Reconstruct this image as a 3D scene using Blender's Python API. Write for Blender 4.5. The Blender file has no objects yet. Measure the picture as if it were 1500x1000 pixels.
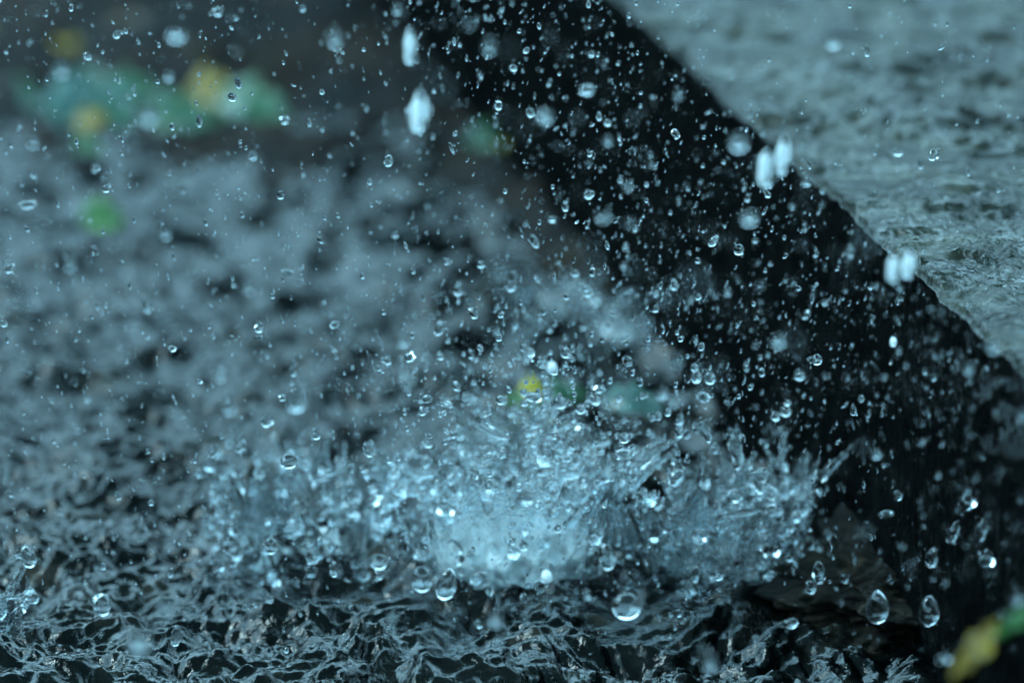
import bpy, math, random
import numpy as np
from mathutils import Vector, Matrix, Euler

random.seed(11)
rng = np.random.default_rng(11)
scn = bpy.context.scene
COL = scn.collection

# ------------------------------------------------------------------ camera
CAM_H, PITCH, FOC = 0.515, math.radians(15.0), 200.0 / 36.0 * 1500.0
cam_d = bpy.data.cameras.new("camera")
cam = bpy.data.objects.new("camera", cam_d)
COL.objects.link(cam)
cam.location = (0, 0, CAM_H)
cam.rotation_euler = (math.pi / 2 - PITCH, 0, 0)
cam_d.lens, cam_d.sensor_width = 200.0, 36.0
cam_d.clip_start, cam_d.clip_end = 0.05, 500.0
cam_d.dof.use_dof = True
cam_d.dof.focus_distance = 1.635
cam_d.dof.aperture_fstop = 7.5
scn.camera = cam

# ------------------------------------------------------------------ sky and sun
SUN_EL, SUN_AZ = math.radians(50), math.radians(-80)      # from the left, high
world = bpy.data.worlds.new("World")
scn.world = world
world.use_nodes = True
nt = world.node_tree
N, L = nt.nodes, nt.links
N.clear()
out = N.new("ShaderNodeOutputWorld")
bg = N.new("ShaderNodeBackground")
sky = N.new("ShaderNodeTexSky")
sky.sky_type = 'NISHITA'
sky.sun_disc = False
sky.sun_elevation = SUN_EL
sky.sun_rotation = SUN_AZ
sky.air_density, sky.dust_density, sky.ozone_density = 1.0, 2.5, 2.0
tc = N.new("ShaderNodeTexCoord")
sep = N.new("ShaderNodeSeparateXYZ")
L.new(tc.outputs["Generated"], sep.inputs[0])
nz = N.new("ShaderNodeTexNoise")
nz.inputs["Scale"].default_value = 4.0
nz.inputs["Detail"].default_value = 2.0
L.new(tc.outputs["Generated"], nz.inputs["Vector"])
ad = N.new("ShaderNodeMath"); ad.operation = 'MULTIPLY_ADD'
L.new(nz.outputs["Fac"], ad.inputs[0]); ad.inputs[1].default_value = -0.32
L.new(sep.outputs["Z"], ad.inputs[2])
rmp = N.new("ShaderNodeValToRGB")       # dark low and overhead, bright band between, shaped for reflections in the water
e = rmp.color_ramp.elements
e[0].position, e[0].color = 0.0, (0.004, 0.010, 0.012, 1)
e[1].position, e[1].color = 1.0, (0.03, 0.055, 0.07, 1)
for _p, _c in ((0.21, (0.004, 0.010, 0.013)), (0.24, (0.40, 0.79, 1.0)), (0.50, (0.37, 0.77, 1.0)), (0.55, (0.012, 0.055, 0.065))):
    k = e.new(_p); k.color = (*_c, 1)
mul = N.new("ShaderNodeMix"); mul.data_type = 'RGBA'; mul.blend_type = 'MULTIPLY'
mul.inputs[0].default_value = 1.0
bw = N.new("ShaderNodeRGBToBW"); L.new(sky.outputs[0], bw.inputs[0])   # rain cloud: the clear sky's light without its hue
cl = N.new("ShaderNodeMath"); cl.operation = 'ADD'; cl.inputs[1].default_value = 26.0      # cloud light as an added constant, lifting the band above the clear sky
L.new(bw.outputs[0], cl.inputs[0])
L.new(ad.outputs[0], rmp.inputs["Fac"])
L.new(cl.outputs[0], mul.inputs[6]); L.new(rmp.outputs["Color"], mul.inputs[7])
L.new(mul.outputs[2], bg.inputs["Color"])
bg.inputs["Strength"].default_value = 0.15
L.new(bg.outputs[0], out.inputs[0])

sun_d = bpy.data.lights.new("sun", 'SUN')
sun = bpy.data.objects.new("sun", sun_d)
COL.objects.link(sun)
sun_d.energy = 1.5
sun_d.angle = math.radians(12)
sun_d.color = (0.62, 0.92, 1.0)
sv = Vector((math.sin(SUN_AZ) * math.cos(SUN_EL), math.cos(SUN_AZ) * math.cos(SUN_EL), math.sin(SUN_EL)))
sun.rotation_euler = sv.to_track_quat('Z', 'Y').to_euler()
sun.location = sv * 5

scn.view_settings.view_transform = 'Standard'
scn.view_settings.look = 'None'
scn.view_settings.gamma = 1.0
scn.view_settings.exposure = 0.86
cy = scn.cycles
cy.max_bounces = 10
cy.transmission_bounces = 10
cy.glossy_bounces = 5
cy.diffuse_bounces = 2
cy.sample_clamp_indirect = 12.0
cy.use_denoising = True

# ------------------------------------------------------------------ helpers
S, C_ = math.sin(PITCH), math.cos(PITCH)
FW, UP, RT = np.array([0, C_, -S]), np.array([0, S, C_]), np.array([1.0, 0, 0])
EYE = np.array([0, 0, CAM_H])


def ray(px, py):
    return FW + RT * (px - 750) / FOC + UP * (500 - py) / FOC


def at_depth(px, py, d):
    return EYE + ray(px, py) * d


def at_z(px, py, z):
    r = ray(px, py)
    return EYE + r * ((z - CAM_H) / r[2])


def depth_of(p):
    return float(np.dot(np.asarray(p) - EYE, FW))


KERB_H = 0.110
ka, kb = at_z(905, 0, KERB_H), at_z(1500, 545, KERB_H)
KD = (kb - ka); KD[2] = 0; KD /= np.linalg.norm(KD)      # along the kerb, towards the camera
KN = np.array([-KD[1], KD[0], 0.0])                       # across, towards the pavement
if KN[0] < 0:
    KN = -KN
KO = np.array([ka[0], ka[1], 0.0])


def across(x, y):
    return (x - KO[0]) * KN[0] + (y - KO[1]) * KN[1]


def tag(o, label=None, cat=None, group=None, kind=None):
    if label: o["label"] = label
    if cat: o["category"] = cat
    if group: o["group"] = group
    if kind: o["kind"] = kind
    return o


def np_mesh(name, v, f, smooth=True):
    """v (n,3), f (m,k) all faces of the same size"""
    v = np.asarray(v, dtype=np.float32); f = np.asarray(f, dtype=np.int32)
    me = bpy.data.meshes.new(name)
    me.vertices.add(len(v)); me.vertices.foreach_set("co", v.ravel())
    m, kk = f.shape
    me.loops.add(m * kk); me.loops.foreach_set("vertex_index", f.ravel())
    me.polygons.add(m)
    me.polygons.foreach_set("loop_start", np.arange(m, dtype=np.int32) * kk)
    me.update(calc_edges=True)
    if smooth:
        me.polygons.foreach_set("use_smooth", np.ones(m, dtype=bool))
    me.validate()
    return me


def link(name, me, mat=None, parent=None, loc=None):
    o = bpy.data.objects.new(name, me)
    COL.objects.link(o)
    if mat is not None and (len(me.materials) == 0):
        me.materials.append(mat)
    if parent: o.parent = parent
    if loc is not None: o.location = loc
    return o


def hash2(ix, iy, seed):
    h = (ix.astype(np.int64) * 374761393 + iy.astype(np.int64) * 668265263 + seed * 1442695041) & 0xFFFFFFFF
    h = ((h ^ (h >> 13)) * 1274126177) & 0xFFFFFFFF
    h = h ^ (h >> 16)
    return h


def gnoise(x, y, seed=0):
    """2-D gradient noise, about -1..1"""
    ix, iy = np.floor(x), np.floor(y)
    fx, fy = x - ix, y - iy
    u, v = fx * fx * fx * (fx * (fx * 6 - 15) + 10), fy * fy * fy * (fy * (fy * 6 - 15) + 10)

    def g(ox, oy):
        a = hash2(ix + ox, iy + oy, seed) * (2 * math.pi / 4294967296.0)
        return np.cos(a) * (fx - ox) + np.sin(a) * (fy - oy)
    a = g(0, 0) * (1 - u) + g(1, 0) * u
    b = g(0, 1) * (1 - u) + g(1, 1) * u
    return (a * (1 - v) + b * v) * 1.5


def grow(a, b, step, far, ratio=1.35):
    """fine grid lines from a to b, growing outwards to +-far"""
    mid = list(np.arange(a, b, step)) + [b]
    s, x, hi = step, b, []
    while x < far[1]:
        s *= ratio; x += s; hi.append(min(x, far[1]))
    s, x, lo = step, a, []
    while x > far[0]:
        s *= ratio; x -= s; lo.append(max(x, far[0]))
    return np.array(lo[::-1] + mid + hi)


def grid_faces(nx, ny):
    i = np.arange(nx * ny).reshape(ny, nx)
    return np.stack([i[:-1, :-1], i[:-1, 1:], i[1:, 1:], i[1:, :-1]], -1).reshape(-1, 4)


# ------------------------------------------------------------------ materials
def new_mat(name):
    m = bpy.data.materials.new(name); m.use_nodes = True
    n = m.node_tree.nodes
    return m, n, m.node_tree.links, n["Principled BSDF"]


def setp(b, **kw):
    for k, v in kw.items():
        b.inputs[k.replace("_", " ")].default_value = v


def noise_node(n, l, scale, detail=4, rough=0.6, vec=None, stretch=None):
    t = n.new("ShaderNodeTexNoise")
    t.inputs["Scale"].default_value = scale
    t.inputs["Detail"].default_value = detail
    t.inputs["Roughness"].default_value = rough
    if vec is None:
        g = n.new("ShaderNodeTexCoord"); vec = g.outputs["Object"]
    if stretch:
        mp = n.new("ShaderNodeMapping"); mp.inputs["Scale"].default_value = stretch
        l.new(vec, mp.inputs[0]); vec = mp.outputs[0]
    l.new(vec, t.inputs["Vector"])
    return t


def ramp(n, l, fac, stops):
    r = n.new("ShaderNodeValToRGB")
    el = r.color_ramp.elements
    el[0].position, el[0].color = stops[0][0], (*stops[0][1], 1)
    el[1].position, el[1].color = stops[-1][0], (*stops[-1][1], 1)
    for p, c in stops[1:-1]:
        k = el.new(p); k.color = (*c, 1)
    l.new(fac, r.inputs["Fac"])
    return r


def bump(n, l, h, strength, dist, prev=None):
    b = n.new("ShaderNodeBump")
    b.inputs["Strength"].default_value = strength
    b.inputs["Distance"].default_value = dist
    l.new(h, b.inputs["Height"])
    if prev: l.new(prev, b.inputs["Normal"])
    return b.outputs["Normal"]


def mat_water_surface(name, bed, bmp=(0.0007, 0.00035), dry=False, spec=0.30):
    m, n, l, b = new_mat(name)
    setp(b, Roughness=0.03, IOR=1.333, Transmission_Weight=0.0, Specular_IOR_Level=spec)
    t = noise_node(n, l, 38, 6, 0.62)
    r = ramp(n, l, t.outputs["Fac"], bed)
    l.new(r.outputs["Color"], b.inputs["Base Color"])
    if dry:
        td = noise_node(n, l, 26, 5, 0.6)
        rd = ramp(n, l, td.outputs["Fac"], [(0.42, (0.03, 0.03, 0.03)), (0.60, (0.38, 0.38, 0.38))])
        l.new(rd.outputs["Color"], b.inputs["Roughness"])
    t1 = noise_node(n, l, 120, 2, 0.5, stretch=(1, 0.8, 1))
    t1.inputs["Distortion"].default_value = 1.2
    t2 = noise_node(n, l, 330, 4, 0.6, stretch=(1, 0.8, 1))
    t2.inputs["Distortion"].default_value = 0.8
    nn = bump(n, l, t1.outputs["Fac"], 1.0, bmp[0])
    l.new(bump(n, l, t2.outputs["Fac"], 1.0, bmp[1], nn), b.inputs["Normal"])
    return m


def mat_glass(name, tint=(0.93, 0.98, 1.0), rough=0.0, trans=1.0, bmp=None):
    m, n, l, b = new_mat(name)
    setp(b, Roughness=rough, IOR=1.333, Transmission_Weight=trans)
    b.inputs["Base Color"].default_value = (*tint, 1)
    if bmp:
        t = noise_node(n, l, bmp[0], 3, 0.6)
        l.new(bump(n, l, t.outputs["Fac"], 1.0, bmp[1]), b.inputs["Normal"])
    return m


M_drop = mat_glass("rain_water")
M_splash = mat_glass("splash_water", (0.9, 0.97, 1.0), 0.02, 1.0, (420, 0.0006))
M_foam = mat_glass("aerated_water", (0.93, 0.97, 0.97), 0.03, 0.42, (600, 0.0016))
M_glint = mat_glass("white_drop_glint", (1.0, 1.0, 1.0), 0.1, 0.0)  # opaque white standing in for bright sky refracted in the drops
for _m, _w in ((M_glint, 1.0), (M_foam, 0.45)):
    _b = _m.node_tree.nodes["Principled BSDF"]
    setp(_b, Subsurface_Weight=_w, Subsurface_Scale=0.004)
    _b.inputs["Subsurface Radius"].default_value = (0.8, 1.0, 1.1)


def mat_kerb():
    m, n, l, b = new_mat("wet_kerb_stone")
    t = noise_node(n, l, 60, 8, 0.7)
    r = ramp(n, l, t.outputs["Fac"], [(0.40, (0.0003, 0.0005, 0.0006)), (0.60, (0.001, 0.0014, 0.0014)), (0.75, (0.010, 0.011, 0.010))])
    l.new(r.outputs["Color"], b.inputs["Base Color"])
    setp(b, Roughness=0.7, Specular_IOR_Level=0.015)
    t2 = noise_node(n, l, 420, 6, 0.7)
    l.new(bump(n, l, t2.outputs["Fac"], 0.7, 0.0012), b.inputs["Normal"])
    return m


def mat_bed():
    m, n, l, b = new_mat("stream_bed")
    t = noise_node(n, l, 45, 6, 0.65)
    r = ramp(n, l, t.outputs["Fac"], [(0.3, (0.02, 0.02, 0.018)), (0.5, (0.055, 0.05, 0.042)), (0.7, (0.11, 0.10, 0.085))])
    l.new(r.outputs["Color"], b.inputs["Base Color"])
    setp(b, Roughness=0.7)
    return m


def mat_rock():
    m, n, l, b = new_mat("wet_brown_rock")
    t = noise_node(n, l, 90, 8, 0.7)
    r = ramp(n, l, t.outputs["Fac"], [(0.38, (0.001, 0.001, 0.001)), (0.55, (0.009, 0.007, 0.004)), (0.70, (0.06, 0.047, 0.030))])
    l.new(r.outputs["Color"], b.inputs["Base Color"])
    setp(b, Roughness=0.7, Specular_IOR_Level=0.08)
    t2 = noise_node(n, l, 260, 6, 0.7, stretch=(0.6, 1.6, 1.6))
    l.new(bump(n, l, t2.outputs["Fac"], 1.0, 0.004), b.inputs["Normal"])
    return m


def mat_leaf(name, c1, c2):
    m, n, l, b = new_mat(name)
    t = noise_node(n, l, 110, 4, 0.6)
    r = ramp(n, l, t.outputs["Fac"], [(0.32, (c1[0] * 0.3, c1[1] * 0.3, c1[2] * 0.3)), (0.42, c1), (0.58, c2), (0.70, (c2[1] * 0.7, c2[1] * 0.55, c2[2] * 0.2))])
    l.new(r.outputs["Color"], b.inputs["Base Color"])
    setp(b, Roughness=0.3)
    t2 = noise_node(n, l, 500, 3, 0.6)
    l.new(bump(n, l, t2.outputs["Fac"], 0.5, 0.0006), b.inputs["Normal"])
    return m


M_kerb, M_bed, M_rock = mat_kerb(), mat_bed(), mat_rock()
def mat_soil_shade():
    m, n, l, b = new_mat("wet_silt_and_kerb_shade")  # silt colour, also used for the strip that imitates kerb shade
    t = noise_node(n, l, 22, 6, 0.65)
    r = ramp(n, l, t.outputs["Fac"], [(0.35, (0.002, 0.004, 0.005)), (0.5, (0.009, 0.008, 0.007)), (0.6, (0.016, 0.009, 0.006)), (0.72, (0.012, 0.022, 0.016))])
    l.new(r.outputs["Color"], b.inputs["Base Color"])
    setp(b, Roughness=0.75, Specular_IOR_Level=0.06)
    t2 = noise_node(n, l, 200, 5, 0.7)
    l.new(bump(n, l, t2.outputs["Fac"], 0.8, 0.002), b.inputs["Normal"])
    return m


M_soil_shade = mat_soil_shade()
M_street_water = mat_water_surface("street_water", [(0.42, (0.0004, 0.0008, 0.001)), (0.58, (0.004, 0.0045, 0.004)), (0.72, (0.030, 0.024, 0.018))])
M_pave_water = mat_water_surface("pavement_water", [(0.35, (0.003, 0.004, 0.003)), (0.52, (0.014, 0.016, 0.011)), (0.70, (0.050, 0.052, 0.040))], (0.0012, 0.0009), True, 0.33)

# ------------------------------------------------------------------ street water
CR = [(450, 812, 112), (740, 835, 150), (1045, 852, 118)]       # splash craters: px, py, radius px


def water_height(X, Y):
    h = np.zeros_like(X)
    wx = X + 0.010 * gnoise(X * 25, Y * 25, 5)
    wy = Y + 0.010 * gnoise(X * 25 + 9, Y * 25 + 4, 6)
    fade = np.exp(-np.maximum(0, np.hypot(X, Y - 2.0) - 1.2) / 2.0)
    h += 0.0040 * gnoise(wx * 14, wy * 10, 1)
    h += 0.0064 * gnoise(wx * 34, wy * 26, 2)
    h += 0.0042 * gnoise(wx * 75 + 3, wy * 60, 3)
    h += 0.0018 * (0.5 - np.abs(gnoise(wx * 170, wy * 140 + 7, 4)))
    h += 0.00045 * gnoise(wx * 420, wy * 380, 8)
    h += 0.0006 * (0.5 - np.abs(gnoise(wx * 270, wy * 230 + 7, 9)))
    near = np.clip((1.90 - Y) / 0.22, 0, 1)
    h += near * (0.0012 * gnoise(wx * 150 + 2, wy * 110, 10) + 0.0007 * (0.5 - np.abs(gnoise(wx * 230, wy * 170, 12))))
    h *= fade
    return h


def add_rings(X, Y, h, xs, ys, n, xr, yr, seed, kerb_side):
    r_ = np.random.default_rng(seed)
    for _ in range(n):
        cx, cy_ = r_.uniform(*xr), r_.uniform(*yr)
        if (across(cx, cy_) > -0.004) != kerb_side:
            continue
        R = r_.uniform(0.002, 0.018) if r_.random() < 0.8 else r_.uniform(0.015, 0.035); lam = r_.uniform(0.0035, 0.009)
        A = lam * r_.uniform(0.05, 0.12) * (0.016 / (0.010 + R)) ** 0.5
        w = lam * r_.uniform(0.7, 1.5)
        ext = R + 3 * w
        i0, i1 = np.searchsorted(xs, [cx - ext, cx + ext]); j0, j1 = np.searchsorted(ys, [cy_ - ext, cy_ + ext])
        if i1 <= i0 or j1 <= j0:
            continue
        rr = np.hypot(X[j0:j1, i0:i1] - cx, Y[j0:j1, i0:i1] - cy_)
        h[j0:j1, i0:i1] += A * np.exp(-((rr - R) / w) ** 2) * np.cos(2 * math.pi * (rr - R) / lam)
    return h


xs = grow(-0.26, 0.20, 0.0009, (-30, 30))
ys_near = np.arange(1.30, 1.95, 0.0009)
ys_mid = np.arange(1.95, 2.85, 0.0020)
lo, s_, y_ = [], 0.0011, 1.30
while y_ > -20:
    s_ *= 1.35; y_ -= s_; lo.append(y_)
hi, s_, y_ = [], 0.002, 2.85
while y_ < 40:
    s_ *= 1.3; y_ += s_; hi.append(y_)
ys = np.concatenate([lo[::-1], ys_near, ys_mid, hi])
X, Y = np.meshgrid(xs, ys)
H = water_height(X, Y)
H = add_rings(X, Y, H, xs, ys, 900, (-0.26, 0.2), (1.35, 2.85), 3, False)
for px, py, pr in CR:
    c = at_z(px, py, 0.0); R = pr * depth_of(c) / FOC
    rr = np.hypot(X - c[0], Y - c[1])
    H += 0.006 * np.exp(-((rr - R) / 0.006) ** 2) - 0.004 * np.exp(-(rr / (R * 0.8)) ** 4)
# swell running over the rock at the kerb foot
rk = at_z(1300, 900, 0.0)
dx, dy = X - rk[0], Y - rk[1]
u = dx * KD[0] + dy * KD[1]; w_ = dx * KN[0] + dy * KN[1]
H += 0.0 * np.exp(-(u / 0.05) ** 2 - (w_ / 0.018) ** 2)
H = np.where(across(X, Y) > 0.012, -0.02, H)
me = np_mesh("water", np.stack([X, Y, H], -1).reshape(-1, 3), grid_faces(len(xs), len(ys)))
water = link("water", me, M_street_water)
tag(water, "choppy rain water covering the street", "water", kind="structure")

# ground under the water, to the horizon
gx = grow(-1, 1, 0.05, (-200, 200)); gy = grow(0, 4, 0.05, (-200, 300))
GX, GY = np.meshgrid(gx, gy)
GZ = -0.06 + 0.006 * gnoise(GX * 9, GY * 9, 21)
ground = link("ground", np_mesh("ground", np.stack([GX, GY, GZ], -1).reshape(-1, 3), grid_faces(len(gx), len(gy))), M_bed)
tag(ground, "dark street bed under the running water", "ground", kind="structure")


# far silt and litter bank, plus a strip imitating the kerb's reflection
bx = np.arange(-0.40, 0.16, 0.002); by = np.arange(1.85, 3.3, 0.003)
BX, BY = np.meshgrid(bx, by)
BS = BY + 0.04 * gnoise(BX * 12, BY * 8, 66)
foot = 0.008 + 0.13 * np.clip(BY - 1.92, 0, 1) + 0.014 * gnoise(BX * 20, BY * 14, 67)  # dark strip widening with distance, in place of the kerb's reflection on water
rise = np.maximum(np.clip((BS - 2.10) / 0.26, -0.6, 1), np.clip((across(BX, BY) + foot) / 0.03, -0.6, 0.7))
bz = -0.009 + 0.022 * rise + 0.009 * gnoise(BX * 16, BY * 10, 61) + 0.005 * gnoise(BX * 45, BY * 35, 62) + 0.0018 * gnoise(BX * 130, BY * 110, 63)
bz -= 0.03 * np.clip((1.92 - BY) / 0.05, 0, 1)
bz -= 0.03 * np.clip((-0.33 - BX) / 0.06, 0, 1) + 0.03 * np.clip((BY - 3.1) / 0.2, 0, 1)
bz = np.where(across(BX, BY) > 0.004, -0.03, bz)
bank = link("silt_and_kerb_shade", np_mesh("silt_and_kerb_shade", np.stack([BX, BY, bz], -1).reshape(-1, 3), grid_faces(len(bx), len(by))), M_soil_shade)
tag(bank, "dark brown silt and rotting litter in far water, plus strip imitating kerb reflection", "soil", kind="structure")

# ------------------------------------------------------------------ kerb and pavement
def strip(u_lines, prof, name, mat, disp):
    """sweep a profile (across, z) along the kerb line, with a displacement"""
    U, P = np.meshgrid(u_lines, np.arange(len(prof)), indexing='ij')
    pa = np.array([p[0] for p in prof])[P]; pz = np.array([p[1] for p in prof])[P]
    a2, z2 = disp(U, pa, pz, P)
    Xc = KO[0] + KD[0] * U + KN[0] * a2; Yc = KO[1] + KD[1] * U + KN[1] * a2
    v = np.stack([Xc, Yc, z2], -1).reshape(-1, 3)
    return link(name, np_mesh(name, v, grid_faces(len(prof), len(u_lines))[:, ::-1]), mat)


us = np.concatenate([-(grow(1.1, 1.2, 0.1, (1.0, 30))[1:])[::-1], np.arange(-1.0, 1.0, 0.002), grow(1.0, 1.1, 0.05, (0.9, 12))[1:]])
us = np.unique(us)
prof = [(0.0, z) for z in np.arange(-0.05, KERB_H - 0.004, 0.002)]
for a in np.linspace(0, math.pi / 2, 7):
    prof.append((0.003 - 0.003 * math.cos(a), KERB_H - 0.003 + 0.003 * math.sin(a) - 0.001))
prof += [(a, KERB_H - 0.0018) for a in np.concatenate([np.arange(0.010, 0.12, 0.01), [0.15]])]
prof += [(0.15, -0.05)]


def kdisp(U, a, z, P):
    n1 = gnoise(U * 22, z * 30, 31) * 0.0009 + gnoise(U * 75, z * 80 + a * 80, 32) * 0.0011 + gnoise(U * 240, z * 240 + a * 200, 33) * 0.0006
    side = np.clip(1 - a / 0.012, 0, 1)
    return a + n1 * side + 0.0010 * gnoise(U * 9, U * 0, 34) * side, z + n1 * 0.4 * (a < 0.14) * (z > 0)


kerb = strip(us, prof, "kerb", M_kerb, kdisp)
tag(kerb, "long dark wet stone kerb running diagonally above the water", "kerb", kind="thing")

# pavement slab behind the kerb stone
sl = strip(np.array([-60.0, -2, 0, 2, 12]), [(0.151, -0.05), (0.151, KERB_H - 0.003), (40, KERB_H - 0.003)], "pavement", M_bed, lambda U, a, z, P: (a, z))
tag(sl, "pavement surface behind the kerb under a film of water", "pavement", kind="structure")

# rippling film of water on top
fa = np.concatenate([np.linspace(-0.0005, 0.006, 12), np.arange(0.0075, 0.26, 0.0015), grow(0.26, 0.27, 0.003, (0.26, 40), 1.4)[1:]])
fa = np.unique(fa)
fu = np.unique(np.concatenate([-(grow(1.2, 1.21, 0.004, (1.2, 58), 1.4)[1:])[::-1], np.arange(-1.2, 0.75, 0.0015), grow(0.75, 0.76, 0.004, (0.75, 11.5), 1.4)[1:]]))
U, A = np.meshgrid(fu, fa, indexing='ij')
FX, FY = KO[0] + KD[0] * U + KN[0] * A, KO[1] + KD[1] * U + KN[1] * A
wx = FX + 0.006 * gnoise(FX * 30, FY * 30, 41); wy = FY + 0.008 * gnoise(FX * 30 + 3, FY * 30, 42)
h = 0.0042 * gnoise(wx * 20, wy * 26, 43) + 0.0026 * gnoise(wx * 48, wy * 66, 44)
h += 0.0012 * gnoise(wx * 120, wy * 180, 45) + 0.0004 * gnoise(wx * 260, wy * 380, 46)
edge = np.clip(A / 0.0014, 0, 1)
Z = KERB_H + 0.0014 + np.maximum(h, -0.0013) * (0.5 + 0.5 * edge) - 0.0020 * (1 - edge) ** 2
offs = (gnoise(U * 22, U * 0 + 3.3, 31) * 0.0009 + 0.0008 * gnoise(U * 120, U * 0, 39) + 0.0010 * gnoise(U * 9, U * 0, 34)) * np.clip(1 - A / 0.02, 0, 1)
FX, FY = FX + KN[0] * offs, FY + KN[1] * offs
r_ = np.random.default_rng(7)
for _ in range(800):
    cx, cy_ = r_.uniform(0.0, 0.26), r_.uniform(-1.2, 0.7)      # across, along
    R = r_.uniform(0.002, 0.02); lam = r_.uniform(0.005, 0.009); w = lam
    i0, i1 = np.searchsorted(fu, [cy_ - R - 3 * w, cy_ + R + 3 * w]); j0, j1 = np.searchsorted(fa, [cx - R - 3 * w, cx + R + 3 * w])
    if i1 <= i0 or j1 <= j0: continue
    rr = np.hypot(U[i0:i1, j0:j1] - cy_, A[i0:i1, j0:j1] - cx)
    Z[i0:i1, j0:j1] += edge[i0:i1, j0:j1] * 0.0006 * np.exp(-((rr - R) / w) ** 2) * np.cos(2 * math.pi * (rr - R) / lam)
pw = link("pavement_water", np_mesh("pavement_water", np.stack([FX, FY, Z], -1).reshape(-1, 3), grid_faces(len(fa), len(fu))[:, ::-1]), M_pave_water)
tag(pw, "rippling film of rain water on top of the kerb", "water", kind="structure")


# ------------------------------------------------------------------ blobs and splashes
def ico(sub):
    import bmesh
    bm = bmesh.new()
    bmesh.ops.create_icosphere(bm, subdivisions=sub, radius=1.0)
    v = np.array([x.co[:] for x in bm.verts]); f = np.array([[q.index for q in p.verts] for p in bm.faces])
    bm.free()
    return v, f


ICO = {s: ico(s) for s in (1, 2, 3)}


class Blobs:
    """collects closed shapes (ellipsoids, tubes, thick sheets)"""
    def __init__(self):
        self.v, self.t, self.n = [], [], 0

    def add(self, v, t):
        self.v.append(np.asarray(v)); self.t.append(np.asarray(t) + self.n); self.n += len(v)

    def ball(self, c, r, sub=2, rot=None):
        v, f = ICO[sub]
        v = v * np.asarray(r)
        if rot is not None:
            v = v @ np.array(rot.to_matrix()).T
        self.add(v + np.asarray(c), f)

    def tube(self, pts, rad, k=8):
        pts = np.asarray(pts, float); m = len(pts)
        tg = np.gradient(pts, axis=0); tg /= np.linalg.norm(tg, axis=1)[:, None] + 1e-12
        ref = np.array([0.31, 0.9, 0.2])
        a = np.cross(tg, ref); a /= np.linalg.norm(a, axis=1)[:, None] + 1e-12
        b = np.cross(tg, a)
        th = np.linspace(0, 2 * math.pi, k, endpoint=False)
        ring = pts[:, None, :] + np.asarray(rad)[:, None, None] * (a[:, None, :] * np.cos(th)[None, :, None] + b[:, None, :] * np.sin(th)[None, :, None])
        v = np.concatenate([ring.reshape(-1, 3), pts[:1], pts[-1:]])
        t = []
        for i in range(m - 1):
            for j in range(k):
                p, q = i * k + j, i * k + (j + 1) % k
                t += [(p, q, q + k), (p, q + k, p + k)]
        for j in range(k):
            t += [(m * k, (j + 1) % k, j), (m * k + 1, (m - 1) * k + j, (m - 1) * k + (j + 1) % k)]
        self.add(v, t)

    def mesh(self, name):
        return np_mesh(name, np.concatenate(self.v), np.concatenate(self.t))

    def fused(self, name, voxel, rough=0.0, seed=0):
        """one continuous skin around everything"""
        me = self.mesh(name + "_raw")
        o = bpy.data.objects.new("tmp", me); COL.objects.link(o)
        m = o.modifiers.new("r", 'REMESH'); m.mode = 'VOXEL'; m.voxel_size = voxel; m.use_smooth_shade = True
        s = o.modifiers.new("s", 'SMOOTH'); s.iterations = 3; s.factor = 0.5
        dg = bpy.context.evaluated_depsgraph_get()
        m2 = bpy.data.meshes.new_from_object(o.evaluated_get(dg))
        m2.name = name
        bpy.data.objects.remove(o); bpy.data.meshes.remove(me)
        m2.polygons.foreach_set("use_smooth", np.ones(len(m2.polygons), dtype=bool))
        return m2


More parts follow.
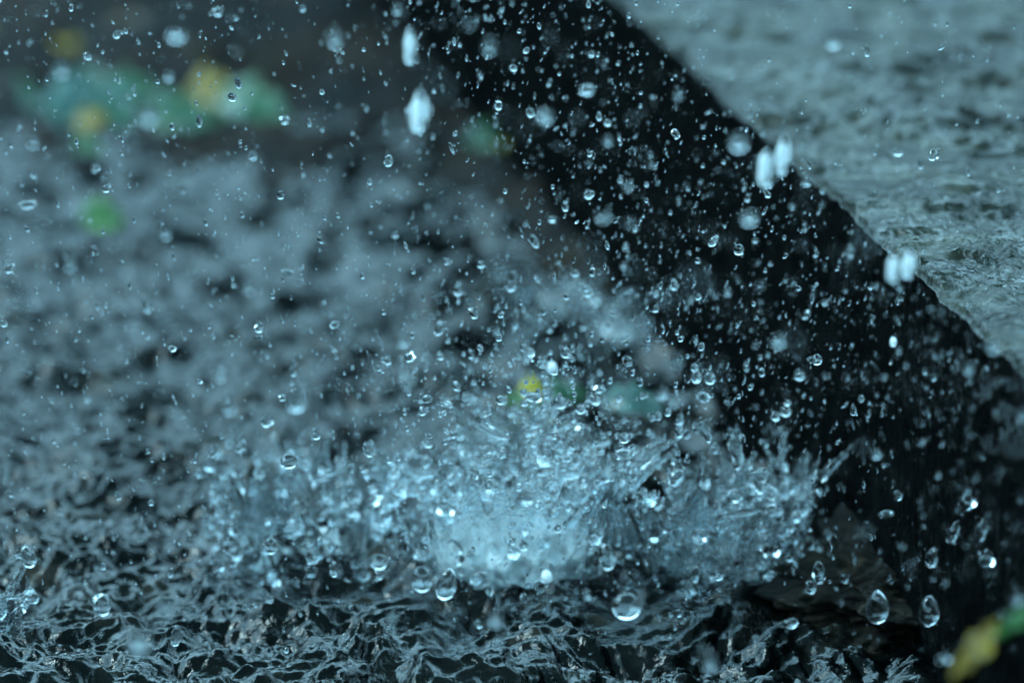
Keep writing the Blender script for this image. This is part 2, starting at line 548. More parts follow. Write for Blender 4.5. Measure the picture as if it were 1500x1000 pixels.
def crown(bl, c, R, Hc, rr, flare=0.35, thick=0.0009, a0=0.0, a1=2 * math.pi, fingers=16, beads=3):
    """ragged flaring wall of water with fingers and beads"""
    na = 90; nh = 14
    ph = rr.uniform(0, 6.28, 6)
    th = np.linspace(a0, a1, na)
    top = 0.55 + 0.25 * np.sin(3 * th + ph[0]) * np.sin(1.3 * th + ph[1]) + 0.22 * np.abs(np.sin(fingers * 0.5 * th + ph[2])) + rr.uniform(-0.08, 0.08, na)
    top = np.clip(top, 0.12, 1.1)
    t = np.linspace(0, 1, nh)
    TH, T = np.meshgrid(th, t, indexing='ij')
    zz = T * top[:, None] * Hc
    rad = R * (1 + flare * (T * top[:, None]) ** 1.5) + 0.05 * R * np.sin(5 * TH + ph[3]) + 0.03 * R * np.sin(11 * TH + 4 * T + ph[4])
    tk = thick * (1.6 - T) * 0.9
    outer = np.stack([c[0] + (rad + tk) * np.cos(TH), c[1] + (rad + tk) * np.sin(TH), c[2] - 0.003 + zz], -1)
    inner = np.stack([c[0] + (rad - tk) * np.cos(TH), c[1] + (rad - tk) * np.sin(TH), c[2] - 0.003 + zz], -1)
    v = np.concatenate([outer.reshape(-1, 3), inner.reshape(-1, 3)]); o2 = na * nh
    q = grid_faces(nh, na); fc = [np.stack([q[:, 0], q[:, 3], q[:, 2], q[:, 1]], -1), q + o2]
    lst = []
    for i in range(na - 1):
        lst.append((i * nh + nh - 1, i * nh + nh - 1 + o2, (i + 1) * nh + nh - 1 + o2, (i + 1) * nh + nh - 1))
        lst.append((i * nh, (i + 1) * nh, (i + 1) * nh + o2, i * nh + o2))
    for j in range(nh - 1):
        lst.append((j, j + o2, j + 1 + o2, j + 1)); k2 = (na - 1) * nh
        lst.append((k2 + j, k2 + j + 1, k2 + j + 1 + o2, k2 + j + o2))
    fc.append(np.array(lst)); f4 = np.concatenate(fc)
    bl.add(v, np.concatenate([f4[:, [0, 1, 2]], f4[:, [0, 2, 3]]]))
    for _ in range(fingers):
        i = rr.integers(2, na - 2); a = th[i]; z0 = top[i] * Hc
        r0 = R * (1 + flare * top[i] ** 1.5)
        Ln = rr.uniform(0.08, 0.34) * Hc; n = 7
        s = np.linspace(0, 1, n); lean = rr.uniform(0.3, 1.2)
        p = np.stack([c[0] + (r0 + lean * Ln * s) * np.cos(a + 0.1 * s), c[1] + (r0 + lean * Ln * s) * np.sin(a + 0.1 * s), c[2] + z0 - 0.005 + Ln * s * (1.2 - 0.4 * s)], -1)
        w0 = rr.uniform(0.0007, 0.0014)
        bl.tube(p, w0 * (1.3 - 0.7 * s))
        bl.ball(p[-1], w0 * rr.uniform(1.1, 1.9))


def spatter(bl, c, R, Hh, n, rr, r0=0.0006, r1=0.002, stretch=1.8, ring=False):
    for _ in range(n):
        a = rr.uniform(0, 6.28); d = R * (rr.uniform(0.75, 1.05) if ring else math.sqrt(rr.uniform(0, 1))); z = Hh * rr.uniform(0, 1) ** 1.5 * (1.2 - 0.7 * d / R)
        r = r0 + (r1 - r0) * rr.uniform(0, 1) ** 2
        rot = Euler((rr.uniform(-1, 1), rr.uniform(-1, 1), rr.uniform(0, 3)))
        bl.ball((c[0] + d * math.cos(a), c[1] + d * math.sin(a), c[2] + z), (r, r, r * rr.uniform(1, stretch)), 1, rot)


def strands(bl, c, R, Hh, n, rr, w=0.0008):
    """ligaments torn out of the splash"""
    for _ in range(n):
        a = rr.uniform(0, 6.28); d = R * rr.uniform(0.1, 0.95)
        p0 = np.array([c[0] + d * math.cos(a), c[1] + d * math.sin(a), c[2] + Hh * rr.uniform(0, 0.75)])
        dirn = np.array([math.cos(a) * rr.uniform(0, 1.2), math.sin(a) * rr.uniform(0, 1.2), rr.uniform(-0.2, 1.0)])
        dirn /= np.linalg.norm(dirn); side = rr.normal(0, 1, 3) * 0.35
        s = np.linspace(0, 1, 9); Ln = rr.uniform(0.005, 0.016)
        p = p0 + dirn * Ln * s[:, None] + side * Ln * (s * (1 - s))[:, None] * 2
        ww = w * rr.uniform(0.5, 1.5) * (0.7 + 0.5 * np.sin(s * rr.uniform(5, 12) + rr.uniform(0, 6)) ** 2)
        bl.tube(p, ww, 6)


def splash_thing(name, label, px, py, Rpx, Hpx, seed, nf=16, flare=0.35, spat=60, strand=20, froth=0, ring=False, vox=0.00055, **kw):
    rr = np.random.default_rng(seed)
    c = at_z(px, py, 0.0); k = depth_of(c) / FOC
    R, Hh = Rpx * k, Hpx * k
    bl = Blobs()
    z = np.array([0, 0, 0.0])
    crown(bl, z, R, Hh, rr, flare=flare, fingers=nf, **kw)
    spatter(bl, z, R * 1.35, Hh * 1.25, spat, rr, 0.0006, 0.0026, ring=ring)
    strands(bl, z, R * 1.1, Hh, strand, rr)
    o = link(name, bl.fused(name, vox), M_splash, loc=c)
    tag(o, label, "splash")
    if froth:
        fb = Blobs()
        for _ in range(froth):
            a = rr.uniform(0, 6.28); d = R * 0.82 * math.sqrt(rr.uniform(0, 1))
            zz = Hh * 0.31 * rr.uniform(0, 1) ** 1.3 * (1 - 0.55 * (d / R) ** 2)
            r = rr.uniform(0.0006, 0.0024)
            rot = Euler((rr.uniform(-1, 1), rr.uniform(-1, 1), rr.uniform(0, 3)))
            fb.ball((d * math.cos(a), d * math.sin(a), zz), (r, r * rr.uniform(0.6, 1), r * rr.uniform(0.5, 1.6)), 1, rot)
        f = link("froth", fb.fused("froth", 0.0004), M_foam, parent=o)
    return o


splash_thing("splash_crown", "broad white frothing splash crown in the middle of the water", 748, 832, 148, 215, 1, nf=26, spat=380, strand=170, froth=1900)
splash_thing("splash_crown", "hollow bowl-shaped splash crown left of the frothing one", 445, 818, 104, 185, 2, ring=True, thick=0.0012, nf=22, spat=240, strand=30, froth=30)
splash_thing("splash_crown", "torn blue splash crown between the frothing one and the kerb", 1045, 850, 112, 200, 3, nf=22, spat=170, strand=90, froth=30, flare=0.5)

# ------------------------------------------------------------------ rock at the kerb foot
def rock(name, label, px, py, z, size, seed, mat=None):
    rr = np.random.default_rng(seed)
    import bmesh
    bm = bmesh.new(); bmesh.ops.create_icosphere(bm, subdivisions=6, radius=1.0)
    v = np.array([q.co[:] for q in bm.verts]); f = np.array([[q.index for q in p.verts] for p in bm.faces]); bm.free()
    n = 0.32 * gnoise(v[:, 0] * 1.6 + seed, v[:, 1] * 1.6 + v[:, 2] * 1.3, seed) + 0.16 * gnoise(v[:, 0] * 4 + v[:, 2] * 3, v[:, 1] * 4, seed + 1) + 0.08 * gnoise(v[:, 0] * 11, v[:, 1] * 11 + v[:, 2] * 9, seed + 2)
    v = v * (1 + n)[:, None] * np.array(size)
    o = link(name, np_mesh(name, v, f), mat or M_rock, loc=at_z(px, py, z))
    o.rotation_euler = (0, 0, math.radians(-12))
    tag(o, label, "rock")
    return o


rock("rock", "brown wet rock breaking the water at the foot of the kerb", 1335, 862, 0.0, (0.038, 0.060, 0.0165), 5)

# ------------------------------------------------------------------ leaves
def leaf(label, px, py, z, ln0, wd0, rz, tilt, roll, mat, curl=0.25, depth=None, group=None):
    n, m = 20, 9
    gr = 1.12 if py < 330 else 1.0
    ln, wd = ln0 * gr, wd0 * gr
    t = np.linspace(0, 1, n); s = np.linspace(-1, 1, m)
    T, Sg = np.meshgrid(t, s, indexing='ij')
    w = wd * np.sin(math.pi * np.clip(T, 0, 1) ** 0.8) ** 0.8 * 0.5 + 0.0004
    w = w * (1 + 0.22 * np.sin(T * 17 + px) + 0.12 * np.sin(T * 31 + py))
    x = (T - 0.5) * ln; y = Sg * w
    zz = curl * ln * (0.5 - np.abs(T - 0.45)) + 0.25 * np.abs(y) + 0.05 * ln * np.sin(T * 9) * Sg
    v = np.stack([x, y, zz], -1).reshape(-1, 3); v2 = v.copy(); v2[:, 2] -= 0.0004
    f = grid_faces(m, n); o2 = n * m
    rim = []
    idx = np.arange(n * m).reshape(n, m)
    loop = list(idx[0, :]) + list(idx[1:, -1]) + list(idx[-1, ::-1][1:]) + list(idx[::-1, 0][1:-1])
    for i in range(len(loop)):
        a, b = loop[i], loop[(i + 1) % len(loop)]
        rim.append((b, a, a + o2, b + o2))
    me = np_mesh("leaf", np.concatenate([v, v2]), np.concatenate([f, f[:, ::-1] + o2, np.array(rim)]))
    p = at_depth(px, py, depth) if depth else at_z(px, py, z)
    o = link("leaf", me, mat, loc=p)
    o.rotation_euler = (roll, tilt, rz)
    tag(o, label, "leaf", group)
    sb = Blobs(); q = np.linspace(0, 1, 10)
    sb.tube(np.stack([(q - 0.62) * ln, 0 * q, curl * ln * (0.5 - np.abs(np.clip(q - 0.12, 0, 1) - 0.45)) + 0.0002], -1), 0.0004 * (1.3 - q) + 0.0002, 6)
    link("stalk", sb.mesh("stalk"), mat, parent=o)
    return o


G_teal = mat_leaf("teal_leaf", (0.012, 0.055, 0.045), (0.04, 0.12, 0.10))
G_pale = mat_leaf("pale_green_leaf", (0.01, 0.06, 0.025), (0.05, 0.13, 0.07))
G_dark = mat_leaf("dark_green_leaf", (0.005, 0.05, 0.025), (0.01, 0.09, 0.04))
G_green = mat_leaf("fresh_green_leaf", (0.008, 0.07, 0.006), (0.04, 0.15, 0.015))
G_ochre = mat_leaf("ochre_leaf", (0.18, 0.10, 0.005), (0.30, 0.19, 0.01))
G_yellow = mat_leaf("yellow_leaf", (0.45, 0.34, 0.002), (0.65, 0.50, 0.004))
G_brown = mat_leaf("brown_leaf", (0.035, 0.020, 0.012), (0.07, 0.04, 0.022))
R = math.radians
leaf("large teal leaf, leftmost in the far cluster of fallen leaves", 138, 160, 0.008, 0.036, 0.026, 0.2, 0.1, 0.75, G_teal)
leaf("dark green leaf edge at the outer end of the leaf cluster", 48, 150, 0.006, 0.016, 0.018, 1.2, 0.1, 0.7, G_dark)
leaf("pale green leaf between the teal leaf and the dark gap", 190, 135, 0.010, 0.022, 0.012, -0.2, 0.1, 0.7, G_pale)
leaf("dark green curled leaf in the middle of the leaf cluster", 180, 178, 0.005, 0.022, 0.014, 0.5, 0.0, 0.6, G_dark)
leaf("small ochre leaf under the teal leaf", 135, 180, 0.006, 0.012, 0.008, -0.3, 0, 0.7, G_ochre)
leaf("pale mint leaf below the large ochre leaf", 268, 172, 0.010, 0.028, 0.016, 0.1, 0.1, 0.8, G_pale)
leaf("large ochre leaf on top of the leaf cluster", 310, 140, 0.012, 0.018, 0.016, 0.0, 0, 0.9, G_ochre)
leaf("long mint green leaf at the kerb end of the leaf cluster", 372, 158, 0.010, 0.030, 0.016, -0.5, 0.15, 0.8, G_pale)
leaf("fresh green leaf tip rising behind the ochre leaf", 295, 100, 0.008, 0.016, 0.012, 0.6, 0, 0.8, G_green)
leaf("olive green leaf hanging below the leaf cluster", 128, 215, 0.006, 0.016, 0.010, 1.2, 0, 0.7, G_green)
leaf("olive yellow leaf behind the teal leaf", 105, 85, 0.006, 0.022, 0.012, 0.3, 0, 0.7, G_ochre)
leaf("pale teal leaf at the far edge of the water", 92, 6, 0.006, 0.028, 0.018, 0.1, 0, 0.8, G_teal)
leaf("yellow and green leaf cut by the picture edge", 0, 70, 0.006, 0.018, 0.016, 1.1, 0, 0.7, G_ochre)
leaf("brown rotting leaf in the far dark water", 215, 75, 0.004, 0.05, 0.022, 0.1, 0, 0.5, G_brown)
leaf("bright green small leaf floating alone on the grey water", 150, 322, 0.008, 0.014, 0.013, 0.2, 0, 0.8, G_green)
leaf("dull green leaf at the foot of the kerb", 722, 205, 0.008, 0.018, 0.011, 0.2, 0, 0.8, G_pale)
leaf("yellow green leaf touching the foot of the kerb", 760, 212, 0.010, 0.011, 0.012, 0.2, 0, 0.9, G_yellow)
leaf("tiny dark green leaf stuck to the dark kerb side", 955, 355, 0.012, 0.010, 0.009, 0.2, 0, 0.9, G_green)
leaf("small ochre yellow leaf behind the splash", 780, 569, 0.010, 0.0075, 0.007, 0.2, 0, 0.9, G_yellow)
leaf("long pale green leaf behind the splash", 818, 577, 0.008, 0.020, 0.008, -0.1, 0, 0.9, G_pale)
leaf("dark green leaf edge under the ochre yellow leaf", 785, 590, 0.005, 0.018, 0.006, -0.1, 0, 0.7, G_green)
leaf("teal leaf half hidden by spray near the kerb", 930, 592, 0.008, 0.020, 0.010, -0.3, 0.1, 0.8, G_teal)
leaf("blurred yellow leaf blade leaning in front of the water", 1432, 945, 0, 0.017, 0.0050, 0.75, -0.6, 1.1, G_ochre, depth=1.36, curl=0.1)
leaf("blurred dark green leaf blade behind the yellow blade", 1490, 905, 0, 0.013, 0.003, 0.6, -0.5, 1.1, G_green, depth=1.37, curl=0.1)

# ------------------------------------------------------------------ jets and beads
def jet(label, px, py, hpx, bead, lean, seed, w=0.0007):
    c = at_z(px, py, 0.0); k = depth_of(c) / FOC; Hh = hpx * k
    bl = Blobs(); s = np.linspace(0, 1, 16); rr = np.random.default_rng(seed)
    p = np.stack([lean * k * s ** 1.5, 0 * s, -0.002 + (Hh + 0.002) * s], -1)
    bl.tube(p, w * (0.8 + 0.5 * np.sin(s * 9 + seed) ** 2 + 3.5 * np.exp(-s * 7)), 10)
    bl.ball(p[-1], (bead * k / 2, bead * k / 2, bead * k * 0.65), 3)
    bl.ball(p[-1] + np.array([0.0003, 0, bead * k * 0.75]), bead * k * 0.28, 2)
    for _ in range(14):
        a = rr.uniform(0, 6.28); r = rr.uniform(0.0007, 0.0016)
        bl.ball((0.004 * math.cos(a), 0.004 * math.sin(a), rr.uniform(0, 0.006)), r, 1)
    o = link("water_jet", bl.fused("water_jet", 0.0003), M_splash, loc=c)
    tag(o, label, "water jet")


jet("tall thin jet of water topped with a round bright bead", 432, 700, 122, 32, 3, 1, w=0.0010)
jet("short leaning jet of water left of the tall one", 350, 660, 68, 18, -14, 2, w=0.0009)
splash_thing("splash_crown", "small splash cut by the picture edge near the bottom", 0, 925, 26, 80, 9, nf=8, spat=14, strand=8, vox=0.0004)
splash_thing("splash_crown", "small ragged splash behind the hollow crown", 420, 700, 30, 50, 12, nf=8, spat=14, strand=8, vox=0.0005)
splash_thing("splash_crown", "dim blurred splash behind the ochre yellow leaf", 800, 470, 50, 90, 13, nf=10, spat=40, strand=15, froth=120, vox=0.0008)
splash_thing("splash_crown", "dim blurred splash at the kerb foot beside the blurred leaf", 905, 500, 34, 60, 14, nf=8, spat=30, strand=10, froth=60, vox=0.0008)

# ------------------------------------------------------------------ raindrops
def drop_mesh(name, kind, seed):
    v, f = ICO[3]; v = v.copy()
    rr = np.random.default_rng(seed); ph = rr.uniform(0, 6.28, 4)
    if kind == "tear":
        t = (v[:, 2] + 1) / 2; k = 1 - 0.38 * t ** 1.6
        v[:, 0] *= k; v[:, 1] *= k; v[:, 2] *= 1.15
    elif kind == "flat":
        v[:, 2] *= 0.72
    elif kind == "wobbly":
        r = 1 + 0.10 * np.sin(3 * v[:, 0] + ph[0]) * np.cos(2.5 * v[:, 2] + ph[1]) + 0.07 * np.sin(4 * v[:, 1] + ph[2])
        v *= r[:, None]
    elif kind == "streak":
        v[:, :2] *= (1 + 0.16 * np.sin(6 * v[:, 2] + ph[0]) + 0.08 * np.sin(13 * v[:, 2] + ph[1]) - 0.25 * v[:, 2])[:, None]
        v[:, 0] += 0.12 * np.sin(3 * v[:, 2] + ph[2])
    elif kind == "pinched":
        k = 1 - 0.45 * np.exp(-((v[:, 2] - 0.15) / 0.3) ** 2)
        v[:, 0] *= k; v[:, 1] *= k; v[:, 2] *= 1.25
    me = np_mesh(name, v, f); me.materials.append(M_drop)
    return me


DM = {k: [drop_mesh("raindrop", k, i * 7 + j) for j in range(3)] for i, k in enumerate(["round", "tear", "flat", "wobbly", "streak", "pinched"])}


def surface_depth(px, py):
    """depth at which the sight line meets the water, the kerb side or its top"""
    p = at_z(px, py, KERB_H)
    if across(p[0], p[1]) > 0:
        return depth_of(p)
    g = at_z(px, py, 0.005)
    if across(g[0], g[1]) < 0:
        return depth_of(g)
    r = ray(px, py)
    t = -across(*(EYE[:2])) / (r[0] * KN[0] + r[1] * KN[1])
    return t


def drop(px, py, w, hgt, depth, kind, label, group=None, rot=0.0, core=False):
    d = min(depth, surface_depth(px, py) - 0.012)
    k = d / FOC
    o = bpy.data.objects.new("raindrop", random.choice(DM[kind]))
    COL.objects.link(o)
    o.location = at_depth(px, py, d)
    o.scale = (w * k / 2, w * k / 2, hgt * k / 2)
    o.rotation_euler = (random.uniform(-0.3, 0.3), rot, random.uniform(0, 3))
    if w > 1.6 * hgt:        # a strand lying across the view, not a pancake
        o.scale = (w * k / 2, hgt * k / 2, hgt * k / 2)
        o.rotation_euler = (0.2, rot, random.uniform(-0.35, 0.35))
    tag(o, label, "raindrop", group)
    if core:
        tall = hgt > 1.8 * w
        o.rotation_euler = (0.05, 0.04, 0.0)
        for cx_, cw_, ch_, cz_ in ([(-0.22, 0.36, 0.84, -0.04), (0.48, 0.17, 0.58, 0.12), (0.16, 0.12, 0.70, -0.18)] if tall else [(0.05, 0.6, 0.7, -0.04)]):
            q = link("glint_core", DM["streak" if tall else "round"][random.randrange(3)].copy(), parent=o)  # solid white core imitating the sky's glint inside a falling drop
            q.data.materials.clear(); q.data.materials.append(M_glint)
            q.scale = (cw_, cw_, ch_); q.location = (cx_, 0.0, cz_)
    return o


LIST = [
    # px, py, w, h, depth, kind, label
    (600, 66, 19, 58, 1.500, "streak", "tall bright drop falling near the far end of the kerb"),
    (614, 162, 32, 64, 1.500, "streak", "thick white drop falling under the tall one, widest on the far side"),
    (1121, 245, 25, 60, 1.500, "streak", "lower of the two glowing drops falling past the kerb edge"),
    (1147, 226, 25, 62, 1.500, "streak", "upper of the two glowing drops falling past the kerb edge"),
    (1331, 385, 23, 48, 1.500, "streak", "glowing white drop falling where the kerb edge comes into focus"),
    (1308, 392, 20, 44, 1.480, "streak", "dim veil-like drop beside the glowing one at the kerb edge"),
    (90, 103, 17, 17, 1.400, "round", "blurred round white drop above the teal leaf"),
    (48, 209, 12, 12, 1.450, "round", "blurred pale drop under the leaf cluster"),
    (217, 168, 24, 24, 1.340, "round", "soft grey drop in front of the leaf cluster"),
    (247, 112, 13, 13, 1.480, "round", "pale ring-shaped drop above the ochre leaf"),
    (258, 52, 20, 18, 1.380, "flat", "dim pair-like drop above the brown leaf"),
    (320, 17, 15, 13, 1.550, "wobbly", "sharp glassy drop against the brown far end"),
    (490, 55, 20, 26, 1.420, "round", "oval ringed drop near the far dark end of the kerb"),
    (292, 177, 10, 17, 1.600, "tear", "small dark drop against the mint leaf"),
    (417, 176, 14, 12, 1.570, "wobbly", "bright double drop beside the long mint leaf"),
    (716, 67, 18, 22, 1.420, "tear", "soft bright drop near the far kerb top"),
    (860, 132, 26, 16, 1.520, "wobbly", "lumpy sideways drop in front of the kerb side"),
    (890, 180, 12, 10, 1.580, "round", "small bright drop just under the lumpy sideways one"),
    (777, 165, 13, 15, 1.600, "round", "glassy ring drop above the yellow green leaf"),
    (797, 172, 24, 20, 1.450, "wobbly", "dim cluster-like drop beside the glassy ring drop"),
    (886, 320, 22, 18, 1.460, "flat", "glowing blue drop above the tiny dark green leaf"),
    (1082, 208, 26, 26, 1.420, "round", "round drop hanging left of the two glowing drops"),
    (1182, 266, 12, 14, 1.550, "round", "crisp drop right of the two glowing drops"),
    (1098, 318, 24, 20, 1.420, "round", "dim round drop under the two glowing drops"),
    (1221, 62, 18, 16, 1.450, "round", "pale blurred drop over the blurred pavement water"),
    (1270, 74, 10, 17, 1.600, "tear", "sharp teardrop over the pavement water"),
    (1315, 222, 15, 13, 1.570, "round", "round sparkling drop over the middle of the pavement water"),
    (1463, 275, 8, 13, 1.580, "tear", "small bright drop over the pale band of pavement water"),
    (1420, 445, 9, 14, 1.600, "round", "crisp drop over the kerb edge"),
    (1140, 498, 19, 19, 1.450, "round", "pale blurred ball in front of the kerb side"),
    (1190, 527, 15, 12, 1.580, "flat", "crisp slanted capsule drop below the pale blurred ball"),
    (1308, 500, 12, 16, 1.580, "round", "ringed drop with a thin tail before the kerb side"),
    (1367, 552, 10, 12, 1.580, "round", "crisp small drop, second of a pair before the kerb side"),
    (1020, 552, 17, 19, 1.590, "round", "left of the two crisp ringed drops beside the kerb"),
    (1040, 554, 17, 19, 1.590, "round", "right of the two crisp ringed drops beside the kerb"),
    (1030, 581, 23, 20, 1.590, "flat", "larger crisp drop just under the two ringed drops"),
    (1017, 538, 11, 12, 1.600, "round", "small drop sitting on top of the two ringed drops"),
    (1136, 609, 15, 14, 1.580, "round", "lower drop of the crisp pair above the torn crown"),
    (1151, 602, 17, 16, 1.580, "round", "upper drop of the crisp pair above the torn crown"),
    (1171, 549, 17, 15, 1.560, "wobbly", "crisp lens-like drop before the middle of the kerb side"),
    (995, 614, 14, 14, 1.580, "pinched", "small pinched drop above the torn crown"),
    (995, 633, 13, 17, 1.600, "round", "ringed drop under the small pinched one"),
    (985, 588, 13, 13, 1.460, "round", "glowing soft drop right of the teal leaf"),
    (971, 576, 16, 16, 1.500, "round", "soft pale ball touching the teal leaf"),
    (808, 537, 16, 17, 1.550, "round", "glowing white drop above the long pale leaf"),
    (773, 516, 15, 12, 1.520, "round", "upper ball of the soft pair above the ochre yellow leaf"),
    (770, 525, 14, 11, 1.520, "round", "lower ball of the soft pair above the ochre yellow leaf"),
    (591, 498, 17, 20, 1.500, "round", "glowing pale blue drop over the grey water"),
    (782, 581, 23, 15, 1.600, "wobbly", "crisp drop in front of the ochre yellow leaf"),
    (821, 589, 22, 19, 1.590, "round", "clear round drop in front of the long pale leaf"),
    (750, 412, 18, 26, 1.570, "pinched", "crisp hooked drop above the dim blurred splash"),
    (671, 423, 15, 18, 1.570, "tear", "crescent drop left of the dim blurred splash"),
    (861, 426, 14, 18, 1.580, "wobbly", "curled drop before the dark kerb foot"),
    (843, 400, 10, 10, 1.580, "round", "small round drop left of the curled drop"),
    (783, 353, 13, 19, 1.580, "tear", "crisp slanted drop above the hooked drop"),
    (645, 480, 15, 24, 1.580, "wobbly", "long slanted drop right of the glowing pale blue drop"),
    (568, 528, 11, 12, 1.600, "round", "clear drop below the glowing pale blue drop"),
    (755, 467, 13, 24, 1.570, "pinched", "knobbly drop under the hooked drop"),
    (421, 399, 20, 14, 1.570, "flat", "crisp flat drop over the middle of the grey water"),
    (252, 510, 13, 12, 1.600, "flat", "crisp flat drop over the left grey water"),
    (380, 480, 14, 14, 1.600, "wobbly", "dark topped drop over the grey water"),
    (379, 494, 15, 12, 1.600, "flat", "bright lower drop under the dark topped one"),
    (491, 475, 17, 15, 1.600, "flat", "glassy drop in front of the bright grey ripple"),
    (102, 383, 16, 22, 1.440, "pinched", "blurred pair-like drop over the left water"),
    (216, 450, 12, 14, 1.520, "round", "pale soft drop over the left water"),
    (242, 342, 14, 16, 1.460, "round", "soft white drop right of the small bright green leaf"),
    (391, 615, 20, 20, 1.580, "wobbly", "knotted crisp drop between the two jets"),
    (414, 582, 12, 9, 1.600, "wobbly", "small drop beside the bead of the tall jet"),
    (430, 538, 12, 22, 1.580, "pinched", "small drop above the bead of the tall jet"),
    (652, 748, 26, 18, 1.560, "flat", "bright flat drop left of the frothing crown top"),
    (773, 727, 27, 20, 1.560, "wobbly", "clear broad drop above the frothing crown"),
    (829, 722, 15, 27, 1.560, "tear", "clear tall drop above the frothing crown"),
    (798, 690, 34, 12, 1.560, "wobbly", "long bright slug of water above the frothing crown"),
    (767, 799, 14, 14, 1.590, "round", "small glassy ball in front of the white froth"),
    (555, 822, 27, 24, 1.580, "round", "round bright drop between the hollow and frothing crowns"),
    (489, 833, 15, 22, 1.600, "tear", "bright drop at the rim of the hollow crown"),
    (397, 800, 18, 24, 1.595, "round", "ring-shaped clear drop before the hollow crown"),
    (453, 815, 12, 20, 1.595, "tear", "dark topped drop before the hollow crown"),
    (618, 848, 32, 40, 1.580, "round", "large clear drop at the near left foot of the frothing crown"),
    (654, 855, 34, 42, 1.585, "tear", "large drop with a bright base at the near foot of the frothing crown"),
    (800, 843, 20, 21, 1.580, "round", "white hot drop at the near foot of the froth"),
    (890, 815, 26, 38, 1.575, "wobbly", "crumpled glassy drop between the frothing and torn crowns"),
    (869, 790, 12, 14, 1.575, "round", "small ringed drop above the crumpled one"),
    (918, 887, 44, 40, 1.575, "round", "largest clear ball of water lying before the crowns"),
    (1018, 840, 14, 22, 1.585, "tear", "tall glassy drop under the torn crown"),
    (1158, 912, 22, 16, 1.585, "wobbly", "sparkling drop on the water below the torn crown"),
    (1130, 746, 17, 17, 1.585, "wobbly", "ringed drop in front of the rock's near end"),
    (1115, 713, 14, 18, 1.560, "tear", "small drop at the right rim of the torn crown"),
    (1159, 771, 10, 13, 1.560, "tear", "small bright based drop left of the rock"),
    (1213, 782, 9, 15, 1.560, "tear", "small drop with a bright foot in front of the rock"),
    (1187, 860, 17, 20, 1.590, "round", "soft bright ball beside the sparkling ligament"),
    (1200, 838, 20, 32, 1.585, "wobbly", "tall knotted drop under the rock"),
    (1237, 847, 12, 15, 1.595, "round", "ringed drop in the dark water under the rock"),
    (1298, 752, 24, 17, 1.585, "flat", "flat clear drop in front of the brown rock"),
    (1315, 725, 15, 16, 1.600, "round", "glassy drop above the flat clear one"),
    (1285, 888, 38, 46, 1.590, "tear", "big shining teardrop over the dark water near the kerb"),
    (1361, 894, 34, 40, 1.585, "tear", "big dim teardrop right of the shining one"),
    (1365, 816, 20, 26, 1.570, "tear", "white footed drop on the bright lip of water"),
    (1417, 735, 28, 24, 1.585, "wobbly", "large lumpy drop before the near kerb side"),
    (1438, 775, 17, 34, 1.585, "streak", "tall oval drop before the near kerb side"),
    (1397, 778, 18, 32, 1.590, "tear", "slanted blue drop left of the tall oval one"),
    (1445, 818, 32, 28, 1.585, "wobbly", "crumpled ring-like drop under the tall oval one"),
    (1490, 875, 18, 20, 1.420, "round", "soft blue drop above the yellow blade"),
    (1470, 908, 14, 22, 1.380, "tear", "pale drop hanging on the yellow blade"),
    (1383, 965, 18, 14, 1.420, "flat", "smooth oval drop left of the yellow blade"),
    (150, 885, 28, 34, 1.585, "wobbly", "big glassy bubble-like drop low on the left water"),
    (41, 815, 24, 30, 1.600, "tear", "clear drop with two bright feet on the left"),
    (204, 938, 30, 30, 1.380, "round", "large blurred drop near the bottom left"),
    (243, 893, 26, 20, 1.360, "round", "soft blurred glow above the large blurred drop"),
    (258, 930, 18, 30, 1.600, "tear", "upright glassy drop right of the large blurred drop"),
    (575, 900, 12, 14, 1.450, "round", "upper small bright ball low in the middle"),
    (571, 918, 12, 14, 1.450, "round", "lower small bright ball low in the middle"),
    (726, 908, 18, 18, 1.440, "round", "white soft ball below the frothing crown"),
    (731, 937, 13, 14, 1.470, "round", "bright ball under the white soft ball"),
    (1038, 965, 22, 30, 1.420, "tear", "dark drop with a pale foot near the bottom"),
    (722, 632, 52, 13, 1.58, "wobbly", "slanted bright curl of water on the crest of the frothing crown"),
    (1084, 751, 58, 11, 1.57, "wobbly", "long bright horizontal strand inside the torn crown"),
    (1082, 668, 15, 40, 1.58, "streak", "upright ragged finger of water behind the torn crown"),
    (915, 665, 26, 15, 1.58, "wobbly", "bright bent drop at the near rim of the torn crown"),
    (340, 745, 13, 26, 1.57, "wobbly", "bright knot of water on the outer wall of the hollow crown"),
    (352, 650, 16, 22, 1.57, "pinched", "white tipped drop above the outer wall of the hollow crown"),
    (423, 675, 22, 24, 1.60, "wobbly", "bright torn clump of water above the hollow crown"),
    (40, 300, 30, 12, 1.560, "wobbly", "small crooked sliver of water on the far left"),
]
for a in LIST:
    wh = a[0] in (600, 614, 1121, 1147, 1331, 1308, 808, 800)
    drop(*a[:7], core=wh, rot=0.06 if wh else (0.45 if "slanted" in a[6] else random.uniform(-0.15, 0.15)))


def density(px, py):
    w = 0.7
    w += 2.2 * math.exp(-(((px - 800) / 230) ** 2 + ((py - 600) / 190) ** 2))
    g = at_z(px, py, 0.0)
    p = at_z(px, py, KERB_H)
    if across(g[0], g[1]) > 0 and across(p[0], p[1]) < 0:
        w += 0.8 if py < 620 else 0.2
    elif across(p[0], p[1]) > 0:
        w *= 0.45
    if py > 860: w *= 0.3
    return w


def backdrop(px, py):
    g, p = at_z(px, py, 0.0), at_z(px, py, KERB_H)
    if across(p[0], p[1]) > 0: return "over the pavement water"
    if across(g[0], g[1]) > 0: return "before the dark kerb side"
    if 560 < px < 1200 and 420 < py < 880: return "among the splash crowns"
    if py < 260: return "over the far dark water"
    return "over the grey rippling water" if py < 700 else "low over the near water"


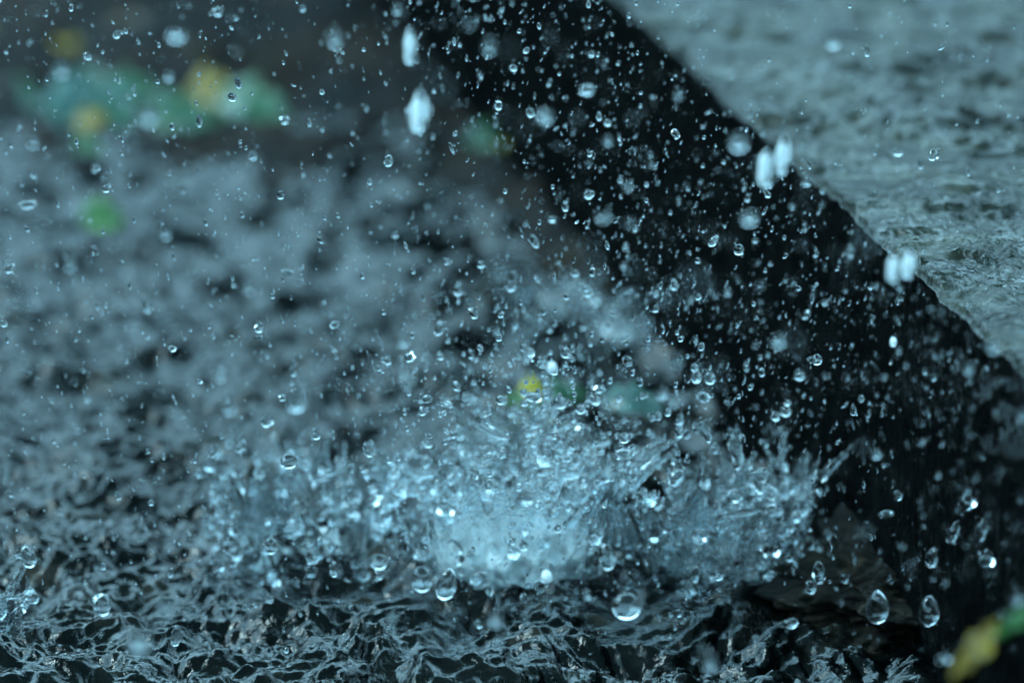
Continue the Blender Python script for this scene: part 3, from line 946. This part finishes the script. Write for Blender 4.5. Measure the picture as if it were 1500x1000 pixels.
cand = []
while len(cand) < 7500:
    px, py = random.uniform(-60, 1560), random.uniform(-60, 960)
    if random.random() * 2.8 > density(px, py): continue
    sd = surface_depth(px, py)
    u = random.random()
    if u < 0.80:
        d = random.gauss(1.60, 0.045)
    else:
        d = random.choice([random.uniform(1.05, 1.45), random.uniform(1.45, 2.4)])
    d = min(d, sd - random.uniform(0.01, 0.15))
    if d < 1.0: continue
    s = random.lognormvariate(math.log(3.1), 0.52)
    in_splash = math.exp(-(((px - 790) / 240) ** 2 + ((py - 600) / 160) ** 2))
    s *= 1 + 0.5 * in_splash
    if abs(d - 1.6) > 0.12: s *= 1.2
    s = min(s, 16)
    cand.append((s, px, py, d, in_splash))
cand.sort(reverse=True)
ANCH = [(612, 110, "two streaks at the far kerb end"), (1134, 235, "twin glowing drops at the kerb edge"), (1331, 385, "glowing drop at the near kerb edge"),
        (138, 160, "large teal leaf"), (310, 140, "large ochre leaf"), (372, 158, "long mint green leaf"), (215, 75, "brown rotting leaf"), (92, 6, "pale teal leaf"),
        (150, 322, "small bright green leaf"), (722, 205, "dull green leaf at the kerb foot"), (955, 355, "tiny dark green leaf"), (780, 569, "small ochre yellow leaf"),
        (818, 577, "long pale green leaf"), (930, 592, "teal leaf near the kerb"), (1432, 945, "blurred yellow blade"), (490, 55, "oval ringed drop"),
        (860, 132, "lumpy sideways drop"), (886, 320, "glowing blue drop"), (1140, 498, "pale blurred ball"), (1030, 565, "crisp ringed drops beside the kerb"),
        (1143, 605, "crisp pair above the torn crown"), (591, 498, "glowing pale blue drop"), (750, 412, "hooked drop"), (421, 399, "flat drop over the grey water"),
        (252, 510, "flat drop over the left water"), (432, 575, "bead of the tall jet"), (350, 590, "tip of the short jet"), (445, 760, "hollow crown"),
        (740, 720, "top of the frothing crown"), (740, 830, "foot of the frothing crown"), (1045, 720, "torn crown"), (1285, 888, "big shining teardrop"),
        (1361, 894, "big dim teardrop"), (1417, 735, "lumpy drop at the near kerb side"), (1270, 740, "brown rock"), (918, 887, "largest clear ball of water"),
        (1270, 74, "sharp teardrop over the pavement"), (1315, 222, "sparkling drop over the pavement"), (1308, 500, "ringed drop before the kerb side"),
        (800, 470, "dim blurred splash"), (905, 500, "blurred splash at the kerb foot"), (40, 300, "crooked sliver of water"), (150, 885, "glassy bubble-like drop"), (0, 925, "splash at the picture edge"),
        (777, 165, "glassy ring drop"), (1098, 318, "dim round drop under the twin drops"), (645, 480, "long slanted drop"), (1367, 552, "crisp pair before the kerb side")]
used = set()
placed = 0
for idx, (s, px, py, d, spl) in enumerate(cand):
    if placed >= 298 - len(LIST):
        break
    if not (0 < px < 1500 and 0 < py < 1000):
        continue
    placed += 1
    cand[idx] = None
    st = random.choice(["round", "round", "tear", "flat", "wobbly", "pinched"])
    size = "big" if s > 14 else "middling" if s > 11 else "small"
    focus = "crisp" if abs(d - 1.6) < 0.06 else "blurred"
    shape = {"round": "round", "tear": "teardrop-shaped", "flat": "flattened", "wobbly": "lumpy", "pinched": "pinched"}[st]
    lab = None
    for ax, ay, an in sorted(ANCH, key=lambda q: (q[0] - px) ** 2 + (q[1] - py) ** 2)[:5]:
        dx_, dy_ = px - ax, py - ay
        side = ("right of" if dx_ > 0 else "left of") if abs(dx_) > abs(dy_) else ("below" if dy_ > 0 else "above")
        near = "just " if math.hypot(dx_, dy_) < 45 else ""
        t_ = f"{size} {focus} {shape} raindrop {near}{side} the {an}"
        if t_ not in used:
            lab = t_; break
    lab = lab or t_
    used.add(lab)
    drop(px, py, s, s * random.uniform(0.9, 1.5), d, st, lab, f"falling raindrops {backdrop(px, py)}", rot=random.gauss(-0.2, 0.5))
cand = [c for c in cand if c]

sp = Blobs()
for s, px, py, d, spl in cand:
    k = d / FOC; r = s * k / 2
    asp = random.uniform(1.0, 1.4) if spl > 0.5 else random.choice([1.1, 1.4, 2.0, 2.6])
    w = r / asp ** 0.5
    rot = Euler((random.gauss(0, 0.3), random.gauss(0.25 if px > 600 else -0.25, 0.35), 0))
    sp.ball(at_depth(px, py, d), (w, w, r * asp ** 0.5 * 1.1), 2 if s > 5 else 1, rot)
o = link("spray", sp.mesh("spray"), M_drop)
tag(o, "fine rain spray filling the air over the water and kerb", "spray", kind="stuff")
